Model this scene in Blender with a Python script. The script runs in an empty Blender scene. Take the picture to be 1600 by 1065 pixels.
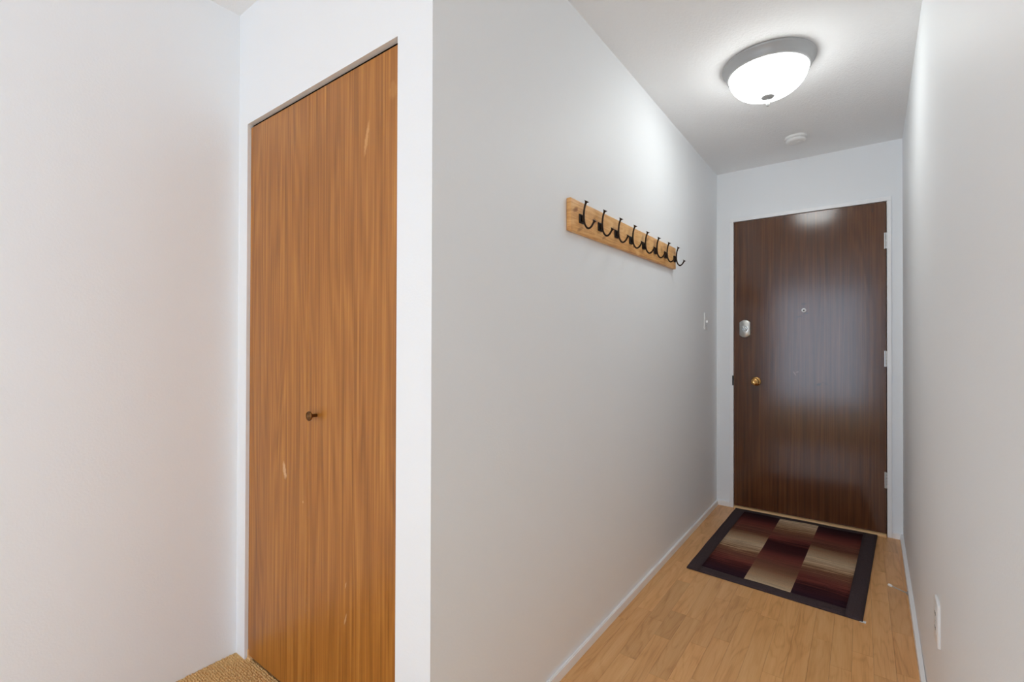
import bpy, bmesh, math, random
from mathutils import Vector, Matrix
import numpy as np

random.seed(7)
scene = bpy.context.scene
COL = scene.collection

# ------------------------------------------------------------------ camera
YAW, PITCH, ROLL = math.radians(36.5742), math.radians(0.342), math.radians(0.1649)
CAM_H = 1.1811
fw = Vector((-math.sin(YAW) * math.cos(PITCH), math.cos(YAW) * math.cos(PITCH), math.sin(PITCH)))
rt = Vector((math.cos(YAW), math.sin(YAW), 0))
up = rt.cross(fw)
rt2 = rt * math.cos(ROLL) + up * math.sin(ROLL)
up2 = up * math.cos(ROLL) - rt * math.sin(ROLL)
cam_data = bpy.data.cameras.new('camera')
cam_data.sensor_fit = 'HORIZONTAL'
cam_data.sensor_width = 36.0
cam_data.lens = 735.8843 * 36.0 / 1600.0
cam_data.clip_start = 0.01
cam = bpy.data.objects.new('camera', cam_data)
COL.objects.link(cam)
m = Matrix.Identity(4)
for i in range(3):
    m[i][0], m[i][1], m[i][2] = rt2[i], up2[i], -fw[i]
m[2][3] = CAM_H
cam.matrix_world = m
scene.camera = cam

# ------------------------------------------------------------------ world, lights, exposure
SKY, P_BACK, P_SIDE, GLOW = 0.3, 35.0, 39, 11.0
world = bpy.data.worlds.new('sky')
scene.world = world
world.use_nodes = True
bg = world.node_tree.nodes['Background']
bg.inputs['Color'].default_value = (0.90, 0.95, 1.0, 1)
bg.inputs['Strength'].default_value = SKY


def area(name, loc, rot, sx, sy, power, color=(1, 1, 1)):
    d = bpy.data.lights.new(name, 'AREA')
    d.shape = 'RECTANGLE'
    d.size, d.size_y, d.energy, d.color = sx, sy, power, color
    o = bpy.data.objects.new(name, d)
    COL.objects.link(o)
    o.location, o.rotation_euler = loc, rot
    return o


# daylight entering by the big sliding window of the living room behind the camera
area('window_daylight', (-0.65, -3.52, 1.17), (math.radians(90), 0, 0), 1.5, 2.26, P_BACK, (0.79, 0.95, 1.17))
# added daylight from an invented side window of the unseen living room
area('invented_side_light', (2.47, -2.0, 1.45), (math.radians(90), 0, math.radians(90)), 1.7, 1.3, P_SIDE, (0.77, 0.95, 1.20))

scene.view_settings.view_transform = 'Standard'
scene.view_settings.look = 'None'
scene.view_settings.gamma = 1.0
scene.view_settings.use_curve_mapping = False
scene.view_settings.exposure = 0.45
scene.cycles.max_bounces = 14
scene.cycles.diffuse_bounces = 9
scene.cycles.glossy_bounces = 3
scene.cycles.transmission_bounces = 2
scene.cycles.caustics_reflective = False
scene.cycles.caustics_refractive = False
scene.cycles.use_adaptive_sampling = True
scene.cycles.adaptive_threshold = 0.07
scene.cycles.use_denoising = True
scene.cycles.use_light_tree = False

# ------------------------------------------------------------------ key measures (metres)
XL, YB, YC, XLL, CEIL = -0.8618, 3.7164, 0.8242, -1.9194, 2.44
XA, XB, ZO = -1.851, -0.995, 2.003            # closet opening
XD0, XD1, ZD = -0.744, 0.1235, 2.0675         # entry door
YBACK, XROOM, YJOG = -3.4, 2.4, -0.6


def xr(y):                                    # right wall face (runs very slightly askew)
    return 0.1792 + (0.2016 - 0.1792) / (3.7164 - 2.23) * (y - 2.23)


# ------------------------------------------------------------------ helpers
LOC = {}


def wloc(o):
    return LOC.get(o.name, Vector((0, 0, 0))) if o else Vector((0, 0, 0))


def tag(o, label=None, cat=None, group=None, kind=None):
    if label: o['label'] = label
    if cat: o['category'] = cat
    if group: o['group'] = group
    if kind: o['kind'] = kind
    return o


def empty(name, loc, label, cat, kind=None, group=None):
    o = bpy.data.objects.new(name, None)
    COL.objects.link(o)
    o.location = loc
    o.empty_display_size = 0.05
    LOC[o.name] = Vector(loc)
    return tag(o, label, cat, group, kind)


def link_mesh(name, me, mat, parent=None, origin=None):
    """me is in world coordinates; re-based on origin (or the parent's place)"""
    pl = wloc(parent)
    og = Vector(origin) if origin is not None else pl
    me.transform(Matrix.Translation(-og))
    o = bpy.data.objects.new(name, me)
    COL.objects.link(o)
    if mat is not None: me.materials.append(mat)
    if parent: o.parent = parent
    o.location = og - pl
    LOC[o.name] = og
    return o


def obj(name, bm, mat, parent=None, origin=None, smooth=False):
    bmesh.ops.recalc_face_normals(bm, faces=bm.faces[:])
    me = bpy.data.meshes.new(name)
    bm.to_mesh(me)
    bm.free()
    if smooth:
        for p in me.polygons: p.use_smooth = True
        try:
            me.set_sharp_from_angle(angle=math.radians(40))
        except Exception:
            pass
    return link_mesh(name, me, mat, parent, origin)


def bx(bm, x0, x1, y0, y1, z0, z1, bev=0.0, seg=2):
    vs = [bm.verts.new((x, y, z)) for x in (x0, x1) for y in (y0, y1) for z in (z0, z1)]
    fs = []
    for q in ((0, 1, 3, 2), (4, 6, 7, 5), (0, 4, 5, 1), (2, 3, 7, 6), (0, 2, 6, 4), (1, 5, 7, 3)):
        fs.append(bm.faces.new([vs[i] for i in q]))
    if bev > 0:
        es = list({e for f in fs for e in f.edges})
        bmesh.ops.bevel(bm, geom=es, offset=bev, segments=seg, affect='EDGES', profile=0.5)
    return bm


def box(*a, **k):
    return bx(bmesh.new(), *a, **k)


def prism(poly, z0, z1, bm=None):
    bm = bm or bmesh.new()
    lo = [bm.verts.new((x, y, z0)) for x, y in poly]
    hi = [bm.verts.new((x, y, z1)) for x, y in poly]
    n = len(poly)
    bm.faces.new(lo[::-1]); bm.faces.new(hi)
    for i in range(n):
        bm.faces.new((lo[i], lo[(i + 1) % n], hi[(i + 1) % n], hi[i]))
    return bm


def lathe(prof, centre, axis, seg=40, bm=None):
    """prof: (radius, distance along axis)"""
    bm = bm or bmesh.new()
    ax = Vector(axis).normalized()
    t = Vector((0, 0, 1)) if abs(ax.z) < 0.9 else Vector((1, 0, 0))
    u = ax.cross(t).normalized(); v = ax.cross(u)
    c = Vector(centre)
    rings = []
    for r, h in prof:
        if r < 1e-6:
            rings.append([bm.verts.new(c + ax * h)])
        else:
            rings.append([bm.verts.new(c + ax * h + (u * math.cos(2 * math.pi * k / seg) + v * math.sin(2 * math.pi * k / seg)) * r) for k in range(seg)])
    for a, b in zip(rings[:-1], rings[1:]):
        for k in range(seg):
            k2 = (k + 1) % seg
            if len(a) == 1 and len(b) == 1: continue
            if len(a) == 1: bm.faces.new((a[0], b[k], b[k2]))
            elif len(b) == 1: bm.faces.new((a[k], a[k2], b[0]))
            else: bm.faces.new((a[k], a[k2], b[k2], b[k]))
    return bm


def tube(pts, radii, seg=12, bm=None):
    bm = bm or bmesh.new()
    pts = [Vector(p) for p in pts]
    rings = []
    n = len(pts)
    prev = None
    for i, p in enumerate(pts):
        d = (pts[min(i + 1, n - 1)] - pts[max(i - 1, 0)]).normalized()
        if prev is None:
            t = Vector((0, 1, 0)) if abs(d.y) < 0.9 else Vector((1, 0, 0))
            u = d.cross(t).normalized()
        else:
            u = (prev - d * prev.dot(d)).normalized()
        prev = u
        v = d.cross(u)
        r = radii[i] if isinstance(radii, (list, tuple)) else radii
        rings.append([bm.verts.new(p + (u * math.cos(2 * math.pi * k / seg) + v * math.sin(2 * math.pi * k / seg)) * r) for k in range(seg)])
    for a, b in zip(rings[:-1], rings[1:]):
        for k in range(seg):
            bm.faces.new((a[k], a[(k + 1) % seg], b[(k + 1) % seg], b[k]))
    bm.faces.new(rings[0][::-1]); bm.faces.new(rings[-1])
    return bm


def spline(pts, n=8):
    """Catmull-Rom through 3-D points"""
    P = [Vector(p) for p in pts]
    P = [P[0] * 2 - P[1]] + P + [P[-1] * 2 - P[-2]]
    out = []
    for i in range(1, len(P) - 2):
        for k in range(n):
            t = k / n
            a, b, c, d = P[i - 1:i + 3]
            out.append(0.5 * ((2 * b) + (c - a) * t + (2 * a - 5 * b + 4 * c - d) * t * t + (3 * b - a - 3 * c + d) * t ** 3))
    out.append(P[-2])
    return out


# ------------------------------------------------------------------ materials
def lin(r, g, b):
    f = lambda c: c / 12.92 if c <= 0.04045 else ((c + 0.055) / 1.055) ** 2.4
    return (f(r / 255), f(g / 255), f(b / 255), 1)


class N:
    """small node-tree writer"""

    def __init__(s, name, rough=0.5, color=(0.8, 0.8, 0.8, 1), metal=0.0, spec=0.5):
        s.m = bpy.data.materials.new(name)
        s.m.use_nodes = True
        s.t = s.m.node_tree
        s.b = s.t.nodes['Principled BSDF']
        s.b.inputs['Base Color'].default_value = color
        s.b.inputs['Roughness'].default_value = rough
        s.b.inputs['Metallic'].default_value = metal
        s.b.inputs['Specular IOR Level'].default_value = spec

    def n(s, typ, **kw):
        nd = s.t.nodes.new(typ)
        for k, v in kw.items(): setattr(nd, k, v)
        return nd

    def put(s, sock, v):
        if hasattr(v, 'default_value') or hasattr(v, 'is_linked'):
            s.t.links.new(v, sock)
        else:
            sock.default_value = v

    def math(s, op, a, b=None, clamp=False):
        nd = s.n('ShaderNodeMath', operation=op, use_clamp=clamp)
        s.put(nd.inputs[0], a)
        if b is not None: s.put(nd.inputs[1], b)
        return nd.outputs[0]

    def vmath(s, op, a, b):
        nd = s.n('ShaderNodeVectorMath', operation=op)
        s.put(nd.inputs[0], a); s.put(nd.inputs[1], b)
        return nd.outputs[0]

    def pos(s):
        return s.n('ShaderNodeNewGeometry').outputs['Position']

    def objco(s):
        return s.n('ShaderNodeTexCoord').outputs['Object']

    def noise(s, vec, scale, detail=3, rough=0.5, dist=0.0):
        nd = s.n('ShaderNodeTexNoise')
        s.put(nd.inputs['Vector'], vec)
        nd.inputs['Scale'].default_value = scale
        nd.inputs['Detail'].default_value = detail
        nd.inputs['Roughness'].default_value = rough
        nd.inputs['Distortion'].default_value = dist
        return nd.outputs['Fac']

    def ramp(s, fac, stops, interp='LINEAR'):
        nd = s.n('ShaderNodeValToRGB')
        cr = nd.color_ramp
        cr.interpolation = interp
        while len(cr.elements) > 1: cr.elements.remove(cr.elements[-1])
        cr.elements[0].position = stops[0][0]; cr.elements[0].color = stops[0][1]
        for p, c in stops[1:]:
            e = cr.elements.new(p); e.color = c
        s.put(nd.inputs[0], fac)
        return nd.outputs[0]

    def mix(s, fac, a, b, blend='MIX'):
        nd = s.n('ShaderNodeMix', data_type='RGBA', blend_type=blend)
        s.put(nd.inputs[0], fac); s.put(nd.inputs[6], a); s.put(nd.inputs[7], b)
        return nd.outputs[2]

    def bump(s, h, strength, dist):
        nd = s.n('ShaderNodeBump')
        nd.inputs['Strength'].default_value = strength
        nd.inputs['Distance'].default_value = dist
        s.put(nd.inputs['Height'], h)
        s.t.links.new(nd.outputs[0], s.b.inputs['Normal'])

    def base(s, c): s.put(s.b.inputs['Base Color'], c)

    def spot(s, xy, cx, cy, rx, ry, ang=0.0, soft=0.5):
        """soft elliptical mask around (cx, cy) in a 2-D pair of sockets"""
        ca, sa = math.cos(ang), math.sin(ang)
        dx = s.math('SUBTRACT', xy[0], cx); dy = s.math('SUBTRACT', xy[1], cy)
        a = s.math('ADD', s.math('MULTIPLY', dx, ca / rx), s.math('MULTIPLY', dy, sa / rx))
        b = s.math('ADD', s.math('MULTIPLY', dx, -sa / ry), s.math('MULTIPLY', dy, ca / ry))
        r = s.math('ADD', s.math('MULTIPLY', a, a), s.math('MULTIPLY', b, b))
        return s.math('MULTIPLY', s.math('SUBTRACT', 1.0, r, clamp=True), 1.0 / soft, clamp=True)


def paint(name, color, rough, scale=180, strength=0.12, dist=0.002, spec=0.5, blotch=0.0):
    k = N(name, rough, color, spec=spec)
    p = k.pos()
    h = k.noise(p, scale, 2, 0.6)
    k.bump(h, strength, dist)
    if blotch:
        b = k.noise(p, 2.5, 4, 0.6)
        k.base(k.mix(b, tuple(c * (1 - blotch) for c in color[:3]) + (1,), tuple(min(1, c * (1 + blotch)) for c in color[:3]) + (1,)))
    return k.m


PAINT = (0.893, 0.912, 0.928, 1)
M_wall = paint('wall_paint', PAINT, 0.55, 150, 0.16, 0.002, spec=0.35)
M_trim = paint('trim_paint', (0.93, 0.935, 0.94, 1), 0.32, 60, 0.04, 0.001)
M_frame = paint('frame_paint', (0.93, 0.935, 0.94, 1), 0.3, 60, 0.04, 0.001)


def ceiling_mat():
    k = N('stippled_ceiling', 0.85, (0.915, 0.92, 0.925, 1), spec=0.2)
    p = k.pos()
    v = k.n('ShaderNodeTexVoronoi', feature='SMOOTH_F1')
    k.put(v.inputs['Vector'], p)
    v.inputs['Scale'].default_value = 95
    h = k.math('ADD', k.math('MULTIPLY', v.outputs['Distance'], -0.8), k.noise(p, 150, 4, 0.65))
    k.bump(h, 0.35, 0.006)
    return k.m


M_ceil = ceiling_mat()


def wood(name, light, mid, dark, ax, rough, scale_across=9.0, scale_along=0.55, marks=(), bands=22, coat=0.0, streak=0.85, ring=0.06, mid_amt=0.5):
    """vertical sliced veneer; ax = 0/1: which horizontal axis runs across the grain (object coordinates)"""
    k = N(name, rough)
    co = k.objco()
    sep = k.n('ShaderNodeSeparateXYZ'); k.put(sep.inputs[0], co)
    u, z = sep.outputs[ax], sep.outputs[2]
    comb = k.n('ShaderNodeCombineXYZ')
    k.put(comb.inputs[0], k.math('MULTIPLY', u, scale_across)); k.put(comb.inputs[1], k.math('MULTIPLY', z, scale_along))
    rnd = k.n('ShaderNodeObjectInfo').outputs['Random']
    k.put(comb.inputs[2], k.math('MULTIPLY', rnd, 7.0))
    n1 = k.noise(comb.outputs[0], 1.0, 2, 0.5, 0.25)
    rings = k.math('SINE', k.math('MULTIPLY', n1, bands * math.pi))
    comb2 = k.n('ShaderNodeCombineXYZ')
    k.put(comb2.inputs[0], k.math('MULTIPLY', u, 125.0)); k.put(comb2.inputs[1], k.math('MULTIPLY', z, 1.6))
    fine = k.noise(comb2.outputs[0], 1.0, 4, 0.65)
    comb3 = k.n('ShaderNodeCombineXYZ')
    k.put(comb3.inputs[0], k.math('MULTIPLY', u, 34.0)); k.put(comb3.inputs[1], k.math('MULTIPLY', z, 0.7))
    mids = k.noise(comb3.outputs[0], 1.0, 3, 0.6)
    f = k.math('ADD', k.math('MULTIPLY', rings, ring), k.math('ADD', k.math('MULTIPLY', fine, streak), k.math('MULTIPLY', mids, mid_amt)))
    f = k.math('ADD', f, 0.5 - 0.5 * (streak + mid_amt))
    c = k.ramp(f, [(0.2, dark), (0.5, mid), (0.8, light)])
    for (cx, cz, rx, rz, ang, colr, amt) in marks:
        wob = k.math('MULTIPLY', k.math('SUBTRACT', k.noise(co, 90, 2), 0.5), rx * 1.6)
        mk = k.spot((k.math('ADD', u, wob), z), cx, cz, rx, rz, ang, 0.7)
        c = k.mix(k.math('MULTIPLY', mk, amt), c, colr)
    k.base(c)
    k.bump(fine, 0.06, 0.0006)
    k.put(k.b.inputs['Roughness'], k.math('ADD', k.math('MULTIPLY', mids, 0.12), rough - 0.06))
    if coat:
        k.b.inputs['Coat Weight'].default_value = coat
        k.b.inputs['Coat Roughness'].default_value = 0.15
        k.b.inputs['Specular IOR Level'].default_value = 0.1
    return k.m


def simple(name, color, rough, metal=0.0, bump=None, spec=0.5):
    k = N(name, rough, color, metal, spec)
    h = k.noise(k.objco(), bump[0] if bump else 220, 2)
    k.bump(h, bump[1] if bump else 0.03, bump[2] if bump else 0.0005)
    return k.m


M_iron = simple('oil_rubbed_iron', lin(50, 34, 22), 0.45, 0.6)
M_iron_plate = simple('dark_iron_plate', lin(46, 40, 38), 0.5, 0.6)
M_brass = simple('polished_brass', lin(214, 168, 104), 0.22, 1.0)
M_agedbrass = simple('aged_brass', lin(120, 84, 48), 0.38, 1.0)
M_nickel = simple('satin_nickel', lin(196, 196, 192), 0.3, 1.0)
M_steel = simple('hinge_steel', lin(200, 200, 198), 0.35, 0.8)
M_plastic = simple('white_plastic', (0.86, 0.86, 0.85, 1), 0.3)
M_plastic_warm = simple('smoke_alarm_plastic', (0.84, 0.84, 0.83, 1), 0.4)
M_dark = simple('dark_slot', lin(20, 18, 17), 0.6)
M_pewter = simple('brushed_pewter', lin(168, 168, 168), 0.5, 0.35, (300, 0.05, 0.0006))
M_rubber = simple('white_rubber_tip', (0.88, 0.87, 0.85, 1), 0.5)
M_oak_strip = simple('oak_threshold', lin(236, 196, 142), 0.4, 0, (60, 0.1, 0.001))
M_alu = simple('window_aluminium', lin(205, 207, 208), 0.4, 0.7)
M_edge = simple('raw_door_edge', lin(96, 60, 34), 0.55)


def glass_mat(name, glow):
    """glass bowl lit from inside; its belly is set to glow slightly brighter than its rim"""
    k = N(name, 0.25, (0.86, 0.86, 0.80, 1))
    co = k.objco()
    v = k.noise(co, 9.0, 4, 0.6, 1.2)
    c = k.ramp(v, [(0.3, (0.97, 1.0, 0.92, 1)), (0.6, (0.96, 1.0, 1.02, 1))])
    sep = k.n('ShaderNodeSeparateXYZ'); k.put(sep.inputs[0], co)
    f = k.math('MULTIPLY', k.math('SUBTRACT', k.math('MULTIPLY', sep.outputs[2], -1.0), 0.05), 10.0, clamp=True)
    k.base(c)
    k.b.inputs['Emission Color'].default_value = (0.965, 1.0, 0.99, 1)
    k.put(k.b.inputs['Emission Strength'], k.math('MULTIPLY', k.math('ADD', k.math('MULTIPLY', k.math('POWER', f, 2.0), 0.1), 0.9), glow))
    return k.m


M_glass = glass_mat('alabaster_glass', GLOW)


def carpet_mat(name, a, b):
    k = N(name, 0.95, spec=0.1)
    p = k.pos()
    k.base(k.mix(k.math('MULTIPLY', k.noise(p, 130, 3, 0.7), 1.0), a, b))
    k.bump(k.noise(p, 140, 3, 0.7), 0.8, 0.006)
    return k.m


M_carpet = carpet_mat('berber_carpet', lin(208, 164, 106), lin(246, 210, 152))


def laminate():
    k = N('oak_laminate', 0.34)
    p = k.pos()
    oi = k.n('ShaderNodeObjectInfo')
    off = k.n('ShaderNodeCombineXYZ')
    k.put(off.inputs[0], k.math('MULTIPLY', oi.outputs['Random'], 31.0)); k.put(off.inputs[1], k.math('MULTIPLY', oi.outputs['Random'], 77.0))
    q = k.vmath('ADD', p, off.outputs[0])
    v1 = k.vmath('MULTIPLY', q, (12.0, 1.9, 1.0))
    n1 = k.noise(v1, 1.0, 2, 0.5, 0.35)
    rings = k.math('SINE', k.math('MULTIPLY', n1, 52.0))
    lines = k.math('POWER', k.math('ADD', k.math('MULTIPLY', rings, 0.5), 0.5), 3.0)
    v2 = k.vmath('MULTIPLY', q, (240.0, 8.0, 1.0))
    fine = k.noise(v2, 1.0, 3, 0.6)
    v3 = k.vmath('MULTIPLY', q, (26.0, 1.6, 1.0))
    mids = k.noise(v3, 1.0, 3, 0.55)
    f = k.math('SUBTRACT', k.math('ADD', k.math('MULTIPLY', mids, 0.55), k.math('MULTIPLY', fine, 0.35)), k.math('MULTIPLY', lines, 0.10))
    c = k.ramp(f, [(0.10, lin(184, 124, 66)), (0.40, lin(224, 168, 108)), (0.7, lin(238, 190, 132))])
    c = k.mix(1.0, c, oi.outputs['Color'], 'MULTIPLY')
    k.base(c)
    k.bump(fine, 0.04, 0.0005)
    k.put(k.b.inputs['Roughness'], k.math('ADD', k.math('MULTIPLY', fine, 0.1), 0.27))
    return k.m


M_lam = laminate()
M_sub = simple('subfloor', lin(110, 78, 48), 0.8)


def pine():
    k = N('knotty_pine', 0.42)
    co = k.objco()
    sep = k.n('ShaderNodeSeparateXYZ'); k.put(sep.inputs[0], co)
    y, z = sep.outputs[1], sep.outputs[2]
    # grain runs along y, knots pull it into rings
    v = k.vmath('MULTIPLY', co, (8.0, 5.0, 60.0))
    n1 = k.noise(v, 0.55, 3, 0.5, 0.6)
    rings = k.math('SINE', k.math('MULTIPLY', n1, 40.0))
    v2 = k.vmath('MULTIPLY', co, (40.0, 14.0, 420.0))
    fine = k.noise(v2, 1.0, 3)
    f = k.math('ADD', k.math('MULTIPLY', rings, 0.12), k.math('ADD', k.math('MULTIPLY', fine, 0.3), k.math('MULTIPLY', k.noise(co, 14.0, 3), 0.7)))
    c = k.ramp(f, [(0.2, lin(200, 138, 78)), (0.5, lin(228, 172, 106)), (0.85, lin(242, 198, 136))])
    for (cy, cz, ry, rz, amt) in ((-0.565, 0.022, 0.016, 0.011, .8), (-0.41, 0.008, 0.010, 0.022, .5), (-0.235, 0.004, 0.009, 0.022, .45), (-0.02, -0.03, 0.006, 0.006, .9),
                                  (0.155, 0.034, 0.014, 0.010, .55), (0.36, 0.015, 0.012, 0.020, .5), (-0.53, -0.045, 0.02, 0.008, .5), (-0.33, -0.042, 0.015, 0.007, .5)):
        wob = k.math('MULTIPLY', k.math('SUBTRACT', k.noise(co, 60, 2), 0.5), 0.02)
        mk = k.spot((k.math('ADD', y, wob), z), cy, cz, ry * 1.5, rz, 0.4, 0.9)
        c = k.mix(k.math('MULTIPLY', mk, amt), c, lin(140, 80, 34))
    k.base(c)
    k.bump(fine, 0.05, 0.0006)
    return k.m


M_pine = pine()


def rug_mat():
    k = N('woven_rug', 0.95, spec=0.12)
    uv = k.n('ShaderNodeUVMap', uv_map='UVMap').outputs[0]
    sep = k.n('ShaderNodeSeparateXYZ'); k.put(sep.inputs[0], uv)
    u, v = sep.outputs[0], sep.outputs[1]
    st = k.n('ShaderNodeCombineXYZ')
    k.put(st.inputs[0], k.math('MULTIPLY', u, 2.2)); k.put(st.inputs[1], k.math('MULTIPLY', v, 70.0))
    streak = k.noise(st.outputs[0], 1.0, 3, 0.65)
    st2 = k.n('ShaderNodeCombineXYZ')
    k.put(st2.inputs[0], k.math('MULTIPLY', u, 220.0)); k.put(st2.inputs[1], k.math('MULTIPLY', v, 300.0))
    fleck = k.noise(st2.outputs[0], 1.0, 2, 0.6)
    vv = k.math('ADD', v, k.math('MULTIPLY', k.math('SUBTRACT', streak, 0.5), 0.22))
    dk, mar, red, rb = lin(40, 20, 26), lin(64, 28, 30), lin(112, 58, 50), lin(110, 68, 56)
    br, tan, lt = lin(126, 88, 66), lin(164, 132, 102), lin(196, 172, 142)
    side = k.ramp(vv, [(0.02, lin(46, 24, 36)), (0.12, mar), (0.2, red), (0.27, rb), (0.335, br), (0.36, tan), (0.46, lt), (0.55, tan), (0.615, br), (0.66, lin(90, 52, 40)), (0.70, rb), (0.80, red), (0.90, mar), (0.99, dk)])
    mid = k.ramp(vv, [(0.0, lt), (0.10, tan), (0.18, br), (0.27, rb), (0.36, red), (0.45, mar), (0.57, lin(52, 18, 22)), (0.66, red), (0.72, rb), (0.80, br), (0.87, tan), (0.97, lt)])
    is_mid = k.math('MULTIPLY', k.math('GREATER_THAN', u, 0.33), k.math('LESS_THAN', u, 0.655))
    c = k.mix(is_mid, side, mid)
    c = k.mix(0.55, c, k.ramp(k.math('ADD', k.math('MULTIPLY', streak, 0.6), k.math('MULTIPLY', fleck, 0.4)), [(0.36, (0.28, 0.26, 0.27, 1)), (0.5, (1, 1, 1, 1)), (0.64, (1.9, 1.8, 1.75, 1))]), 'MULTIPLY')
    k.base(c)
    k.bump(fleck, 0.5, 0.003)
    return k.m


M_rug = rug_mat()


def rug_border_mat():
    k = N('rug_border_wool', 0.95, spec=0.12)
    p = k.pos()
    k.base(k.mix(k.noise(p, 260, 3, 0.7), lin(32, 23, 25), lin(92, 78, 80)))
    k.bump(k.noise(p, 300, 2), 0.6, 0.003)
    return k.m


M_rugb = rug_border_mat()

pale = lin(226, 190, 150)
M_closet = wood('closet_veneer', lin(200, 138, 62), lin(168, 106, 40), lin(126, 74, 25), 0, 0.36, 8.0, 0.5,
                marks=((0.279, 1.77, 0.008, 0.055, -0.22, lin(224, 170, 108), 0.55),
                       (0.395, 1.875, 0.018, 0.030, 0.0, lin(222, 166, 96), 0.22),  # glare blot at the top right, painted into the veneer colour
                       (-0.168, 0.745, 0.012, 0.034, 0.25, pale, 0.6),
                       (0.188, 0.36, 0.004, 0.022, -0.3, pale, 0.4),
                       (0.188, 0.46, 0.003, 0.012, -0.3, pale, 0.4),
                       (-0.05, 0.66, 0.004, 0.005, 0.0, pale, 0.5)))
M_entry = wood('entry_veneer', lin(116, 72, 38), lin(90, 51, 25), lin(60, 31, 14), 0, 0.5, 7.0, 0.4,
               marks=((0.083, 0.918, 0.016, 0.010, 0.4, lin(38, 22, 14), 0.75), (0.12, 0.925, 0.03, 0.003, -0.5, lin(50, 30, 20), 0.5),
                      (0.010, 1.392, 0.016, 0.008, 0.0, lin(46, 28, 18), 0.6), (-0.03, 1.37, 0.02, 0.005, 0.3, lin(50, 30, 20), 0.5),
                      (0.0, 1.455, 0.02, 0.008, 0.0, lin(50, 30, 20), 0.5), (-0.055, 0.985, 0.004, 0.022, 0.5, lin(150, 110, 90), 0.6),
                      (-0.04, 0.995, 0.014, 0.003, 0.5, lin(150, 110, 90), 0.6)),
               bands=20, coat=1.0)

# ------------------------------------------------------------------ the setting: shell
T = 0.10


def struct(name, bm, mat, label, cat='wall', origin=None):
    o = obj(name, bm, mat, None, origin)
    return tag(o, label, cat, kind='structure')


struct('wall_left', box(XLL - T, XLL, YBACK - T, YC + 0.75, -0.05, CEIL), M_wall, 'plain light grey wall beside the wooden closet door', origin=(XLL, 0, 0))
struct('ceiling', box(XLL - T, XROOM + T, YBACK - T, YB + T, CEIL, CEIL + 0.1), M_ceil, 'white stippled ceiling above the hallway', 'ceiling', (0, 1, CEIL))

# closet wall: one mesh round the door opening
bm = bmesh.new()
bx(bm, XLL, XA, YC, YC + 0.019, -0.01, CEIL)
bx(bm, XB, XL, YC, YC + T, -0.01, CEIL)
bx(bm, XA, XB, YC, YC + 0.019, ZO, CEIL)
struct('wall_closet', bm, M_wall, 'bright white wall strip framing the wooden closet door', origin=(-1.39, YC, 0))
bm = bmesh.new()
bx(bm, XL - T, XL, YC + T, YB + T, -0.05, CEIL)
struct('wall_hall_left', bm, M_wall, 'long grey hallway wall carrying the coat rack', origin=(XL, 2.3, 0))
struct('wall_closet_inside', box(XLL, XL - T, YC + 0.65, YC + 0.75, -0.05, CEIL), M_wall, 'rear wall inside the closet behind the wooden door', origin=(-1.4, YC + .65, 0))

# end wall with the entry door opening
bm = bmesh.new()
bx(bm, XL, XD0 - 0.01, YB, YB + T, -0.01, CEIL)
bx(bm, XD1 + 0.01, xr(YB) + T, YB, YB + T, -0.01, CEIL)
bx(bm, XD0 - 0.01, XD1 + 0.01, YB, YB + T, ZD + 0.01, CEIL)
struct('wall_end', bm, M_wall, 'short grey wall around the dark entry door', origin=(-.3, YB, 0))
struct('wall_corridor', box(XL, 0.3, YB + T, YB + T + 0.05, -0.05, CEIL), M_dark, 'dark outer corridor wall behind the entry door', origin=(-.3, YB + T, 0))

bm = prism([(xr(YJOG), YJOG), (xr(YB + T), YB + T), (xr(YB + T) + T, YB + T), (xr(YJOG) + T, YJOG)], -0.05, CEIL)
struct('wall_right', bm, M_wall, 'grey wall running along the hallway with the low outlet', origin=(xr(2), 2, 0))
struct('wall_room_front', box(xr(YJOG) + T, XROOM + T, YJOG, YJOG + T, -0.05, CEIL), M_wall, 'living room wall turning off the hallway', origin=(1.3, YJOG, 0))
bm = bmesh.new()
WY0, WY1, WZ0, WZ1 = -2.85, -1.15, 0.8, 2.1
bx(bm, XROOM, XROOM + T, YBACK - T, WY0, -0.05, CEIL)
bx(bm, XROOM, XROOM + T, WY1, YJOG, -0.05, CEIL)
bx(bm, XROOM, XROOM + T, WY0, WY1, -0.05, WZ0)
bx(bm, XROOM, XROOM + T, WY0, WY1, WZ1, CEIL)
struct('wall_room_right', bm, M_wall, 'living room side wall with an invented window', origin=(XROOM, -2, 0))
WX0, WX1 = -1.40, 0.10
bm = bmesh.new()
bx(bm, XLL, WX0, YBACK - T, YBACK, -0.05, CEIL)
bx(bm, WX1, XROOM, YBACK - T, YBACK, -0.05, CEIL)
bx(bm, WX0, WX1, YBACK - T, YBACK, 2.3, CEIL)
bx(bm, WX0, WX1, YBACK - T, YBACK, -0.05, 0.04)
struct('wall_back', bm, M_wall, 'living room rear wall with a wide sliding window', origin=(0, YBACK, 0))


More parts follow.
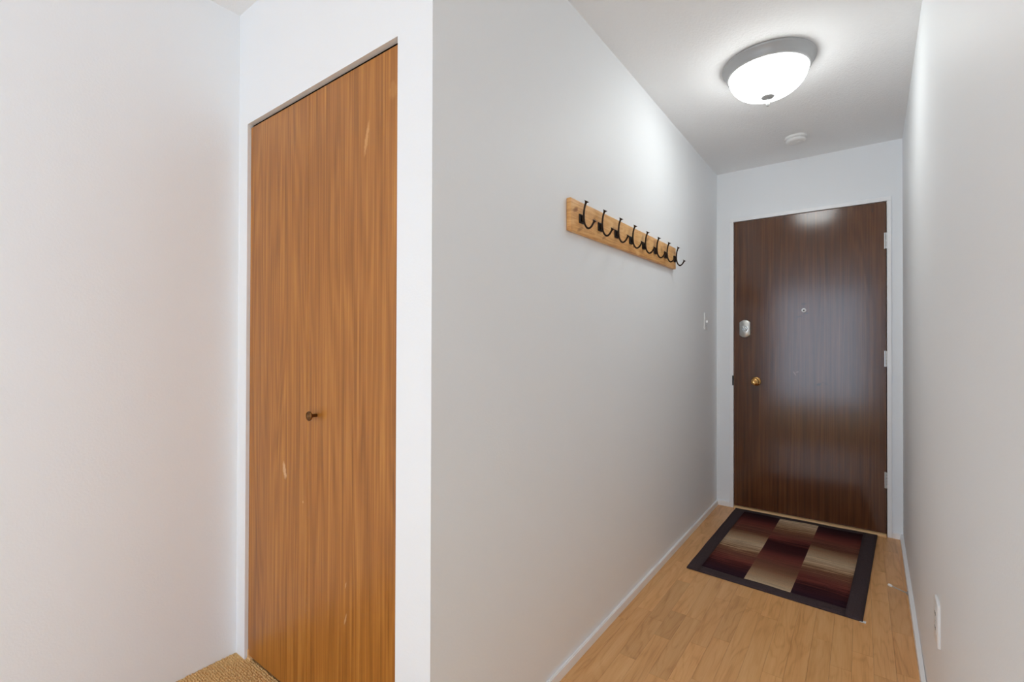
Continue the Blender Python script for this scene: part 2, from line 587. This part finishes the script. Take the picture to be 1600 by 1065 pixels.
def window(name, axis, a0, a1, z0, z1, c, label, nm):
    e = empty(name, (((a0 + a1) / 2, c, z0) if axis == 0 else (c, (a0 + a1) / 2, z0)), label, 'window', 'structure')
    f = 0.04

    def b(nm2, u0, u1, w0, w1):
        d0, d1 = c - 0.03, c + 0.03
        bm = box(u0, u1, d0, d1, w0, w1, bev=0.004) if axis == 0 else box(d0, d1, u0, u1, w0, w1, bev=0.004)
        obj(nm2, bm, M_alu, e)
    b('window_frame', a0, a1, z0, z0 + f); b('window_frame', a0, a1, z1 - f, z1)
    b('window_frame', a0, a0 + f, z0 + f, z1 - f); b('window_frame', a1 - f, a1, z0 + f, z1 - f)
    for i in range(1, nm):
        x = a0 + (a1 - a0) * i / nm
        b('mullion', x - f / 2, x + f / 2, z0 + f, z1 - f)
    return e


window('window_1', 0, WX0, WX1, 0.04, 2.3, YBACK - 0.05, 'wide aluminium sliding window behind the camera', 2)
window('invented_window', 1, WY0, WY1, WZ0, WZ1, XROOM + 0.05, 'invented side window of the unseen living room', 2)  # invented window, added to frame the side light

# ------------------------------------------------------------------ floors
YT = YC + 0.03
bm = prism([(XLL - T, YBACK - T), (XROOM + T, YBACK - T), (XROOM + T, YJOG + T), (xr(YJOG) + T, YJOG + T), (xr(YT) + T, YT), (XL, YT), (XL, YC + 0.65), (XLL, YC + .65)], -0.06, 0.0)
carpet = struct('floor_carpet', bm, M_carpet, 'tan looped berber carpet in front of the closet', 'carpet', (-1.4, 0, 0))
# looped pile in the part the camera can look at
px = np.arange(XLL + 0.006, -0.75, 0.0078); py = np.arange(0.05, YC + 0.018, 0.0078)
gx, gy = np.meshgrid(px, py)
rng = np.random.default_rng(3)
gx = gx.ravel() + rng.uniform(-.0016, .0016, gx.size); gy = gy.ravel() + rng.uniform(-.0016, .0016, gy.size)
keep = ~((gy > YC - 0.004) & ((gx < XA + 0.006) | (gx > XB - 0.006)))
gx, gy = gx[keep], gy[keep]
n = gx.size
rr = rng.uniform(.0036, .0048, n); hh = rng.uniform(.003, .0062, n)
V = np.zeros((n, 11, 3))
for k in range(5):
    a = 2 * math.pi * k / 5
    V[:, k] = np.stack([gx + rr * math.cos(a), gy + rr * math.sin(a), np.full(n, -0.0005)], 1)
    V[:, 5 + k] = np.stack([gx + .75 * rr * math.cos(a), gy + .75 * rr * math.sin(a), hh * .75], 1)
V[:, 10] = np.stack([gx, gy, hh], 1)
base_f = []
for k in range(5):
    k2 = (k + 1) % 5
    base_f += [(k, k2, 5 + k2), (k, 5 + k2, 5 + k), (5 + k, 5 + k2, 10)]
F = (np.array(base_f)[None] + (np.arange(n) * 11)[:, None, None]).reshape(-1, 3)
me = bpy.data.meshes.new('carpet_pile')
me.from_pydata(V.reshape(-1, 3).tolist(), [], F.tolist())
for p in me.polygons: p.use_smooth = True
pile = link_mesh('carpet_pile', me, M_carpet, carpet)
pile['kind'] = 'stuff'

# hallway floor: narrow oak strips, each its own piece
bm = prism([(XL, YT), (xr(YT), YT), (xr(YB + T), YB + T), (XL, YB + T)], -0.06, -0.009)
floor = struct('floor', bm, M_sub, 'honey oak laminate strip floor of the hallway', 'floor', (-.3, 2.3, 0))
W = 0.065
gap = 0.00025
fixed = {(-0.68): [(1.895, 2.11, 0.80)], (-0.615): [(1.66, 2.105, 0.90)], (-0.55): [(1.93, 2.34, 0.94)], (-0.485): [(2.02, 2.42, 0.90)], (-0.745): [(1.70, 2.0, 0.88), (2.0, 2.40, .86)]}
x = -0.55 - 5 * W
while x < 0.2:
    x0, x1 = max(x, XL), x + W
    key = round(x, 3)
    cuts = fixed.get(key, [])
    segs = []
    y = YT
    y0 = YT - random.uniform(0, 0.3)
    if cuts:
        y = cuts[0][0]
        lowseg = []
        while y > YT:
            L = random.uniform(0.24, 0.46)
            lowseg.append((max(y - L, YT), y, random.uniform(0.96, 1.03)))
            y -= L
        segs += lowseg + list(cuts)
        y = cuts[-1][1]
    else:
        y = y0
    while y < YB + T:
        L = random.uniform(0.30, 0.75)
        segs.append((max(y, YT), min(y + L, YB + T), random.uniform(0.93, 1.05)))
        y += L
    for a, b, tone in segs:
        if b - a < 0.004: continue
        ra, rb_ = min(x1, xr(a)), min(x1, xr(b))
        if ra - x0 < 0.004 and rb_ - x0 < 0.004: continue
        bm = prism([(x0 + gap, a + gap), (max(ra - gap, x0 + .001), a + gap), (max(rb_ - gap, x0 + .001), b - gap), (x0 + gap, b - gap)], -0.009, 0.0)
        o = obj('plank', bm, M_lam, floor, origin=((x0 + x1) / 2, (a + b) / 2, 0))
        t2 = random.uniform(-0.02, 0.02)
        o.color = (min(1.2, tone), min(1.2, tone * (1 + t2 * .5)), min(1.2, tone * (1 + t2)), 1)
    x += W
tr = struct('trim_1', box(XL + .002, xr(YT) - .002, YT - 0.02, YT + 0.02, 0.0, 0.006, bev=0.002), M_oak_strip, 'narrow strip where carpet meets oak floor', 'trim', (-.35, YT, 0))

# ------------------------------------------------------------------ baseboards
BH, BT = 0.036, 0.012


def baseboard(name, poly, label):
    bm = prism(poly, 0.0, BH)
    top = [e for e in bm.edges if all(v.co.z > BH - 1e-6 for v in e.verts)]
    bmesh.ops.bevel(bm, geom=top, offset=0.003, segments=2, affect='EDGES')
    cx = sum(p[0] for p in poly) / len(poly); cy = sum(p[1] for p in poly) / len(poly)
    return struct(name, bm, M_trim, label, 'baseboard', (cx, cy, 0))


baseboard('baseboard_left', [(XL, YC + .0), (XL + BT, YC + .0), (XL + BT, YB), (XL, YB)], 'low white baseboard under the coat rack wall')
RT = 0.015
baseboard('baseboard_right', [(xr(YJOG) - RT, YJOG), (xr(YJOG) - 0.004, YJOG), (xr(1.6) - 0.004, 1.6), (xr(2.7), 2.7), (xr(YB), YB), (xr(YB) - RT, YB)], 'low white baseboard along the wall with the outlet')
baseboard('baseboard_end_left', [(XL + BT, YB - BT), (XD0 - 0.029, YB - BT), (XD0 - 0.029, YB), (XL + BT, YB)], 'short white baseboard between hall corner and door latch side')
baseboard('baseboard_end_right', [(XD1 + 0.026, YB - BT), (xr(YB) - RT, YB - BT), (xr(YB) - RT, YB), (XD1 + 0.026, YB)], 'short white baseboard between door hinge side and hall corner')

# ------------------------------------------------------------------ entry door and its frame
fr = empty('trim_2', (-.31, YB, 0), 'thin white painted frame around the dark entry door', 'door frame', 'structure')
FL, FR, FT = -0.772, 0.149, 2.095
FP = 0.014                                   # how far the frame stands proud of the wall
obj('jamb', box(FL, XD0 - 0.002, YB - FP, YB + 0.09, 0, ZD + .002, bev=0.002), M_frame, fr)
obj('jamb', box(XD1 + 0.003, FR, YB - FP, YB + 0.09, 0, ZD + .002, bev=0.002), M_frame, fr)
obj('head', box(FL, FR, YB - FP, YB + 0.09, ZD + .002, FT, bev=0.002), M_frame, fr)
obj('strike_lip', box(XD0 - 0.010, XD0 - .001, YB - FP - 0.003, YB - FP + .004, 0.885, 0.955, bev=0.0015), M_iron_plate, fr)

door = empty('door_1', (-.31, YB, 0), 'dark brown wood veneer entry door with brass knob', 'door', 'structure')
FY = YB - 0.002                              # door face
slab = obj('door_slab', box(XD0, XD1, FY, FY + 0.044, 0.018, ZD, bev=0.0015), M_entry, door)

# deadbolt: rounded oblong plate with thumb turn
dbx, dbz = -0.671, 1.294
bm = bmesh.new()
outl = []
hw, hh2, arc = 0.0345, 0.0625, 0.018
for k in range(13):
    t = k / 12
    xx = -hw + 2 * hw * t
    outl.append((xx, hh2 - arc * (2 * t - 1) ** 2))
outl += [(xx, -zz) for xx, zz in reversed(outl)]


def plate(outl, y0, y1, cx, cz):
    bm = bmesh.new()
    a = [bm.verts.new((cx + x_, y1, cz + z_)) for x_, z_ in outl]
    b = [bm.verts.new((cx + x_, y0 + 0.003, cz + z_)) for x_, z_ in outl]
    c = [bm.verts.new((cx + x_ * 0.9, y0, cz + z_ * 0.93)) for x_, z_ in outl]
    n_ = len(outl)
    for r0, r1 in ((a, b), (b, c)):
        for i in range(n_): bm.faces.new((r0[i], r0[(i + 1) % n_], r1[(i + 1) % n_], r1[i]))
    bm.faces.new(c); bm.faces.new(a[::-1])
    return bm


db = obj('deadbolt', plate(outl, FY - 0.016, FY, dbx, dbz), M_nickel, door, origin=(dbx, FY, dbz), smooth=True)
db['label'] = 'satin nickel deadbolt plate with thumb turn'
obj('turn_collar', lathe([(0.0, 0.022), (0.015, 0.022), (0.018, 0.019), (0.018, 0.014)], (dbx, FY, dbz), (0, -1, 0), 28), M_nickel, db, smooth=True)
bm = bx(bmesh.new(), -0.006, 0.006, -0.046, -0.02, -0.021, 0.021, bev=0.004)
bmesh.ops.rotate(bm, verts=bm.verts, cent=(0, 0, 0), matrix=Matrix.Rotation(math.radians(-35), 3, 'Y'))
bmesh.ops.translate(bm, verts=bm.verts, vec=(dbx, FY, dbz))
obj('thumb_turn', bm, M_nickel, db, smooth=True)

kx, kz = -0.600, 0.920
kn = obj('door_knob', lathe([(0.0105, 0.008), (0.0105, 0.024), (0.017, 0.030), (0.024, 0.038), (0.0265, 0.047), (0.025, 0.055), (0.020, 0.060), (0.012, 0.0615), (0.010, 0.059), (0.0, 0.058)], (kx, FY, kz), (0, -1, 0), 36), M_brass, door, origin=(kx, FY, kz), smooth=True)
kn['label'] = 'round polished brass knob'
obj('rosette', lathe([(0.0, 0.010), (0.014, 0.010), (0.024, 0.008), (0.031, 0.004), (0.0325, 0.0)], (kx, FY, kz), (0, -1, 0), 36), M_brass, kn, smooth=True)
obj('lock_button', lathe([(0.0, 0.064), (0.004, 0.0635), (0.005, 0.058)], (kx, FY, kz), (0, -1, 0), 16), M_agedbrass, kn, smooth=True)
ph = obj('peephole', lathe([(0.0045, 0.002), (0.0055, 0.006), (0.011, 0.006), (0.0138, 0.004), (0.0145, 0.0)], (-.311, FY, 1.412), (0, -1, 0), 28), M_plastic, door, origin=(-.311, FY, 1.412), smooth=True)
obj('lens', lathe([(0.0, 0.0035), (0.003, 0.003), (0.005, 0.0015)], (-.311, FY, 1.412), (0, -1, 0), 20), M_dark, ph, smooth=True)
for hx, hz in ((-0.133, 2.034), (-0.133, 2.018), (0.056, 2.032), (0.056, 2.018)):
    obj('screw_hole', lathe([(0.0, 0.0006), (0.0028, 0.0006), (0.003, 0.0)], (hx, FY, hz), (0, -1, 0), 12), M_dark, door)
for hz in (1.826, 1.095, 0.347):
    h = empty('hinge', (XD1 + .001, FY, hz), None, None)
    h.parent = door; h.location = Vector((XD1 + .001, FY, hz)) - wloc(door)
    bm = bmesh.new()
    for i in range(5):
        z0 = hz - 0.05 + i * 0.02
        lathe([(0.0, 0.0), (0.0058, 0.0), (0.0062, 0.001), (0.0062, 0.0185), (0.0058, 0.0195), (0.0, 0.0195)], (XD1 + 0.001, FY - 0.006, z0), (0, 0, 1), 14, bm)
    obj('knuckle', bm, M_steel, h, smooth=True)
    obj('leaf', box(XD1 - 0.010, XD1 - 0.001, FY - 0.002, FY + .004, hz - 0.05, hz + 0.05, bev=0.0008), M_steel, h)
th = struct('trim_3', box(XD0 + .001, XD1 - .001, YB - 0.030, YB + 0.06, 0.0, 0.0165, bev=0.003), M_oak_strip, 'pale oak threshold strip under the entry door', 'threshold', (-.31, YB, 0))

# ------------------------------------------------------------------ closet bifold door
cd = empty('door_2', (-1.423, YC, 0), 'orange brown wood veneer bifold closet door with small knob', 'door', 'structure')
DY = YC + 0.012
Z0D, Z1D = 0.014, 1.992
FOLD = -1.447
lv = []
for x0, x1 in ((XA + 0.002, FOLD - 0.0004), (FOLD + 0.0004, XB - 0.004)):
    # the leaf's own origin stays on the door's centre so that one veneer figure runs over both
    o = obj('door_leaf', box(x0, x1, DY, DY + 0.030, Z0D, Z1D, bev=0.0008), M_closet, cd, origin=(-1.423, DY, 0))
    lv.append(o)
ckx, ckz = -1.395, 0.952
ck = obj('door_knob', lathe([(0.005, 0.0), (0.005, 0.014), (0.009, 0.019), (0.0145, 0.023), (0.0155, 0.027), (0.0135, 0.029), (0.0125, 0.0275), (0.006, 0.0275), (0.004, 0.0295), (0.0, 0.030)], (ckx, DY, ckz), (0, -1, 0), 32), M_agedbrass, lv[1], origin=(ckx, DY, ckz), smooth=True)
ck['label'] = 'small round aged brass knob with a ring on its face'
obj('track', box(XA + .002, XB - .002, YC + 0.040, YC + 0.062, ZO - 0.004, ZO + 0.02), M_dark, cd)
obj('gap_shade_strip', box(XA, XB, YC + 0.0195, YC + 0.1, ZO + 0.001, ZO + 0.03), M_dark, cd)  # added dark strip, paints the shade in the gap above the closet door
bm = bmesh.new()
bx(bm, XA + 0.004, XA + 0.030, DY - 0.006, DY + 0.02, 0.001, 0.010, bev=0.002)
bx(bm, XA + 0.002, XA + 0.006, DY - 0.003, DY + 0.012, 0.004, 0.034, bev=0.0015)
obj('pivot_bracket', bm, M_oak_strip, cd)

# ------------------------------------------------------------------ coat rack with eight double hooks
TILT = 0.0112
BXF = XL + 0.02                              # board front face
ry0, ry1, rz = 1.489, 2.690, 1.6585
rack = empty('coat_rack', (XL, (ry0 + ry1) / 2, rz), 'pine board coat rack with eight dark iron hooks', 'coat rack')
rack.rotation_euler = (TILT * 0.85, 0, 0)
obj('board', box(XL + 0.0005, BXF, ry0, ry1, rz - 0.0595, rz + 0.0595, bev=0.004, seg=3), M_pine, rack, smooth=True)
hook0 = None
prof = [(0.024, 0.0640), (0.0195, 0.0560), (0.014, 0.0380), (0.0115, 0.012), (0.0135, -0.012), (0.0205, -0.030), (0.031, -0.0385), (0.0425, -0.033), (0.0515, -0.020), (0.0565, -0.0125)]
for i in range(8):
    hy = 1.566 + i * 0.1562
    if hook0 is None:
        h = bpy.data.objects.new('coat_hook', None); COL.objects.link(h)
        h.empty_display_size = 0.02
        hz = rz - 0.006
        LOC[h.name] = Vector((BXF, hy, hz)); h.parent = rack; h.location = LOC[h.name] - wloc(rack)
        obj('back_plate', box(BXF - .0005, BXF + 0.005, hy - 0.0175, hy + 0.0175, hz - 0.0165, hz + 0.0165, bev=0.0012), M_iron_plate, h)
        bm = bmesh.new()
        pts = spline([(BXF + a, hy, hz + b) for a, b in prof], 6)
        nn = len(pts)
        rad = []
        for k in range(nn):
            e0 = max(0.0, 1 - k / 7.0); e1 = max(0.0, 1 - (nn - 1 - k) / 7.0)
            rad.append(0.0037 + 0.0066 * (e0 ** 2.0) + 0.0060 * (e1 ** 2.0))
        tube(pts, rad, 12, bm)
        obj('double_hook', bm, M_iron, h, smooth=True)
        bm = bmesh.new()
        bx(bm, BXF + 0.004, BXF + 0.011, hy - 0.006, hy + 0.006, hz - 0.010, hz + 0.010, bev=0.002)
        obj('boss', bm, M_iron, h)
        for sy, sz in ((-0.0125, 0.009), (0.0125, -0.009)):
            obj('screw', lathe([(0.0, 0.0068), (0.0022, 0.0064), (0.0034, 0.0048)], (BXF, hy + sy, hz + sz), (1, 0, 0), 12), M_iron, h, smooth=True)
        hook0 = h
    else:
        h = hook0.copy(); COL.objects.link(h); h.parent = rack
        h.location = hook0.location + Vector((0, hy - 1.566, 0))
        for ch in hook0.children:
            c = ch.copy(); COL.objects.link(c); c.parent = h

# ------------------------------------------------------------------ ceiling lamp
def ceiling_lamp(lx, ly, label, glass):
    lamp = empty('ceiling_lamp', (lx, ly, CEIL), label, 'lamp')
    obj('pan', lathe([(0.0, 0.0005), (0.184, 0.0005), (0.187, 0.003), (0.187, 0.008), (0.184, 0.012), (0.177, 0.020), (0.172, 0.032), (0.169, 0.042), (0.165, 0.048), (0.160, 0.0495), (0.155, 0.046), (0.0, 0.044)], (lx, ly, CEIL), (0, 0, -1), 72), M_pewter, lamp, smooth=True)
    pr = [(0.159, 0.0485)]
    for k in range(0, 13):
        a = math.pi / 2 * k / 12
        pr.append((0.1575 * math.cos(a) ** 0.82 if k < 12 else 0.0, 0.052 + 0.098 * math.sin(a) ** 1.15))
    obj('glass_bowl', lathe(pr, (lx, ly, CEIL), (0, 0, -1), 48), glass, lamp, smooth=True)
    obj('finial', lathe([(0.0, 0.147), (0.026, 0.1475), (0.0275, 0.150), (0.025, 0.153), (0.010, 0.158), (0.0055, 0.162), (0.0055, 0.170), (0.0075, 0.178), (0.0075, 0.184), (0.005, 0.190), (0.0, 0.192)], (lx, ly, CEIL), (0, 0, -1), 32), M_pewter, lamp, smooth=True)


ceiling_lamp(-0.336, 2.372, 'flush mount ceiling lamp with alabaster glass bowl in the hallway', M_glass)

# ------------------------------------------------------------------ smoke alarm
sx, sy = -0.318, 3.315
sm = empty('smoke_alarm', (sx, sy, CEIL), 'round white smoke alarm on the ceiling near the entry door', 'smoke alarm')
obj('base_ring', lathe([(0.0, 0.0005), (0.060, 0.0005), (0.061, 0.004), (0.060, 0.012), (0.054, 0.014), (0.0, 0.014)], (sx, sy, CEIL), (0, 0, -1), 44), M_plastic_warm, sm, smooth=True)
obj('cover', lathe([(0.046, 0.013), (0.046, 0.018), (0.052, 0.019), (0.052, 0.026), (0.047, 0.031), (0.036, 0.0335), (0.0, 0.034)], (sx, sy, CEIL), (0, 0, -1), 44), M_plastic_warm, sm, smooth=True)
obj('sounder', lathe([(0.010, 0.0338), (0.010, 0.0355), (0.008, 0.0365), (0.0, 0.0365)], (sx + .015, sy, CEIL), (0, 0, -1), 20), M_plastic_warm, sm, smooth=True)

# ------------------------------------------------------------------ light switch on the hall wall
sy0, sz0 = 3.388, 1.338
sw = empty('light_switch', (XL, sy0, sz0), 'white light switch between coat rack and entry door', 'light switch')
obj('cover_plate', box(XL, XL + 0.007, sy0 - 0.036, sy0 + 0.036, sz0 - 0.058, sz0 + 0.058, bev=0.003, seg=3), M_plastic, sw, smooth=True)
bm = bx(bmesh.new(), XL + 0.004, XL + 0.018, sy0 - 0.005, sy0 + 0.005, sz0 - 0.010, sz0 + 0.008, bev=0.002)
obj('toggle', bm, M_plastic, sw, smooth=True)
for s in (-1, 1):
    obj('screw', lathe([(0.0, 0.0085), (0.002, 0.0083), (0.0032, 0.007)], (XL, sy0, sz0 + s * 0.030), (1, 0, 0), 14), M_steel, sw, smooth=True)

# ------------------------------------------------------------------ wall outlet on the right wall
oy, oz = 1.765, 0.412
ox = xr(oy)
ot = empty('wall_outlet', (ox, oy, oz), 'white electrical outlet low on the wall above the baseboard', 'outlet')
obj('cover_plate', box(ox - 0.007, ox + .0005, oy - 0.038, oy + 0.038, oz - 0.060, oz + 0.060, bev=0.003, seg=3), M_plastic, ot, smooth=True)
for s in (-1, 1):
    rc = obj('receptacle', box(ox - 0.0080, ox - 0.005, oy - 0.0165, oy + 0.0165, oz + s * 0.020 - 0.014, oz + s * 0.020 + 0.014, bev=0.002), M_plastic, ot)
    for t in (-1, 1):
        obj('slot', box(ox - 0.0084, ox - 0.0075, oy + t * 0.0065 - 0.001, oy + t * 0.0065 + 0.001, oz + s * 0.020 - 0.003, oz + s * 0.020 + 0.006), M_dark, rc)
obj('screw', lathe([(0.0, 0.0085), (0.002, 0.0083), (0.0032, 0.0065)], (ox, oy, oz), (-1, 0, 0), 14), M_steel, ot, smooth=True)

# ------------------------------------------------------------------ door stop on the right baseboard
dy = 2.875
dx = xr(dy) - RT
ds = empty('door_stop', (dx, dy, 0.022), 'slim metal door stop with white tip on the baseboard', 'door stop')
tipp = Vector((dx - 0.062, dy - 0.004, 0.040))
root = Vector((dx - 0.003, dy, 0.022))
obj('mount', lathe([(0.0, 0.007), (0.005, 0.0065), (0.010, 0.003), (0.011, 0.0)], (dx, dy, 0.022), (-1, 0, 0), 20), M_steel, ds, smooth=True)
obj('rod', tube([root, root.lerp(tipp, 0.5), tipp], 0.0026, 10), M_steel, ds, smooth=True)
d_ = (tipp - root).normalized()
obj('rubber_tip', lathe([(0.0, -0.004), (0.005, -0.003), (0.0062, 0.003), (0.006, 0.009), (0.004, 0.0125), (0.0, 0.0135)], tipp, d_, 18), M_rubber, ds, smooth=True)

# ------------------------------------------------------------------ rug
# corners on the floor: back left, back right, front right, front left
RBL, RBR, RFR, RFL = Vector((-0.727, 3.684)), Vector((0.078, 3.690)), Vector((0.003, 2.508)), Vector((-0.742, 2.553))


def rugpt(u, v):
    a = RFL.lerp(RFR, u); b = RBL.lerp(RBR, u)
    return a.lerp(b, v)


rug = empty('rug', (-.35, 3.1, 0), 'maroon and beige block patterned rug with dark border before the door', 'rug')
U0, U1, V0, V1 = 0.082, 0.915, 0.052, 0.956


def rug_patch(name, u0, u1, v0, v1, nu, nv, ztop, mat, ribs=0.0):
    bm = bmesh.new()
    uvl = bm.loops.layers.uv.new('UVMap')
    g = []
    for j in range(nv + 1):
        row = []
        for i in range(nu + 1):
            u = u0 + (u1 - u0) * i / nu; v = v0 + (v1 - v0) * j / nv
            p = rugpt(u, v)
            wob = 0.0012 * math.sin(u * 17 + v * 5) + 0.001 * math.sin(v * 23)
            z = ztop + (ribs if j % 2 else 0.0) + wob * (1 if 0 < v < 1 else 0.4)
            row.append((bm.verts.new((p.x, p.y, z)), i / nu, j / nv))
        g.append(row)
    for j in range(nv):
        for i in range(nu):
            q = (g[j][i], g[j][i + 1], g[j + 1][i + 1], g[j + 1][i])
            f = bm.faces.new([t[0] for t in q])
            f.smooth = True
            for lp, t in zip(f.loops, q): lp[uvl].uv = (t[1], t[2])
    # skirt down to the floor
    bd = [e for e in bm.edges if e.is_boundary]
    r = bmesh.ops.extrude_edge_only(bm, edges=bd)
    for vtx in [x_ for x_ in r['geom'] if isinstance(x_, bmesh.types.BMVert)]:
        vtx.co.z = 0.0006
    me = bpy.data.meshes.new(name)
    bm.normal_update()
    bm.to_mesh(me); bm.free()
    return link_mesh(name, me, mat, rug)


rug_patch('woven_field', U0, U1, V0, V1, 24, 300, 0.0085, M_rug, 0.0009)
for nm, a in (('border', (0, U0, 0, 1, 4, 60)), ('border', (U1, 1, 0, 1, 4, 60)), ('border', (U0, U1, 0, V0, 40, 4)), ('border', (U0, U1, V1, 1, 40, 4))):
    rug_patch(nm, *a, 0.0082, M_rugb, 0.0004)
c = rugpt(1.0, 0.0)
bm = prism([(c.x - 0.012, c.y - 0.004), (c.x + 0.010, c.y - 0.006), (c.x + 0.012, c.y + 0.012), (c.x + 0.001, c.y + 0.010)], 0.0005, 0.002)
t = obj('care_tag', bm, M_plastic, rug)
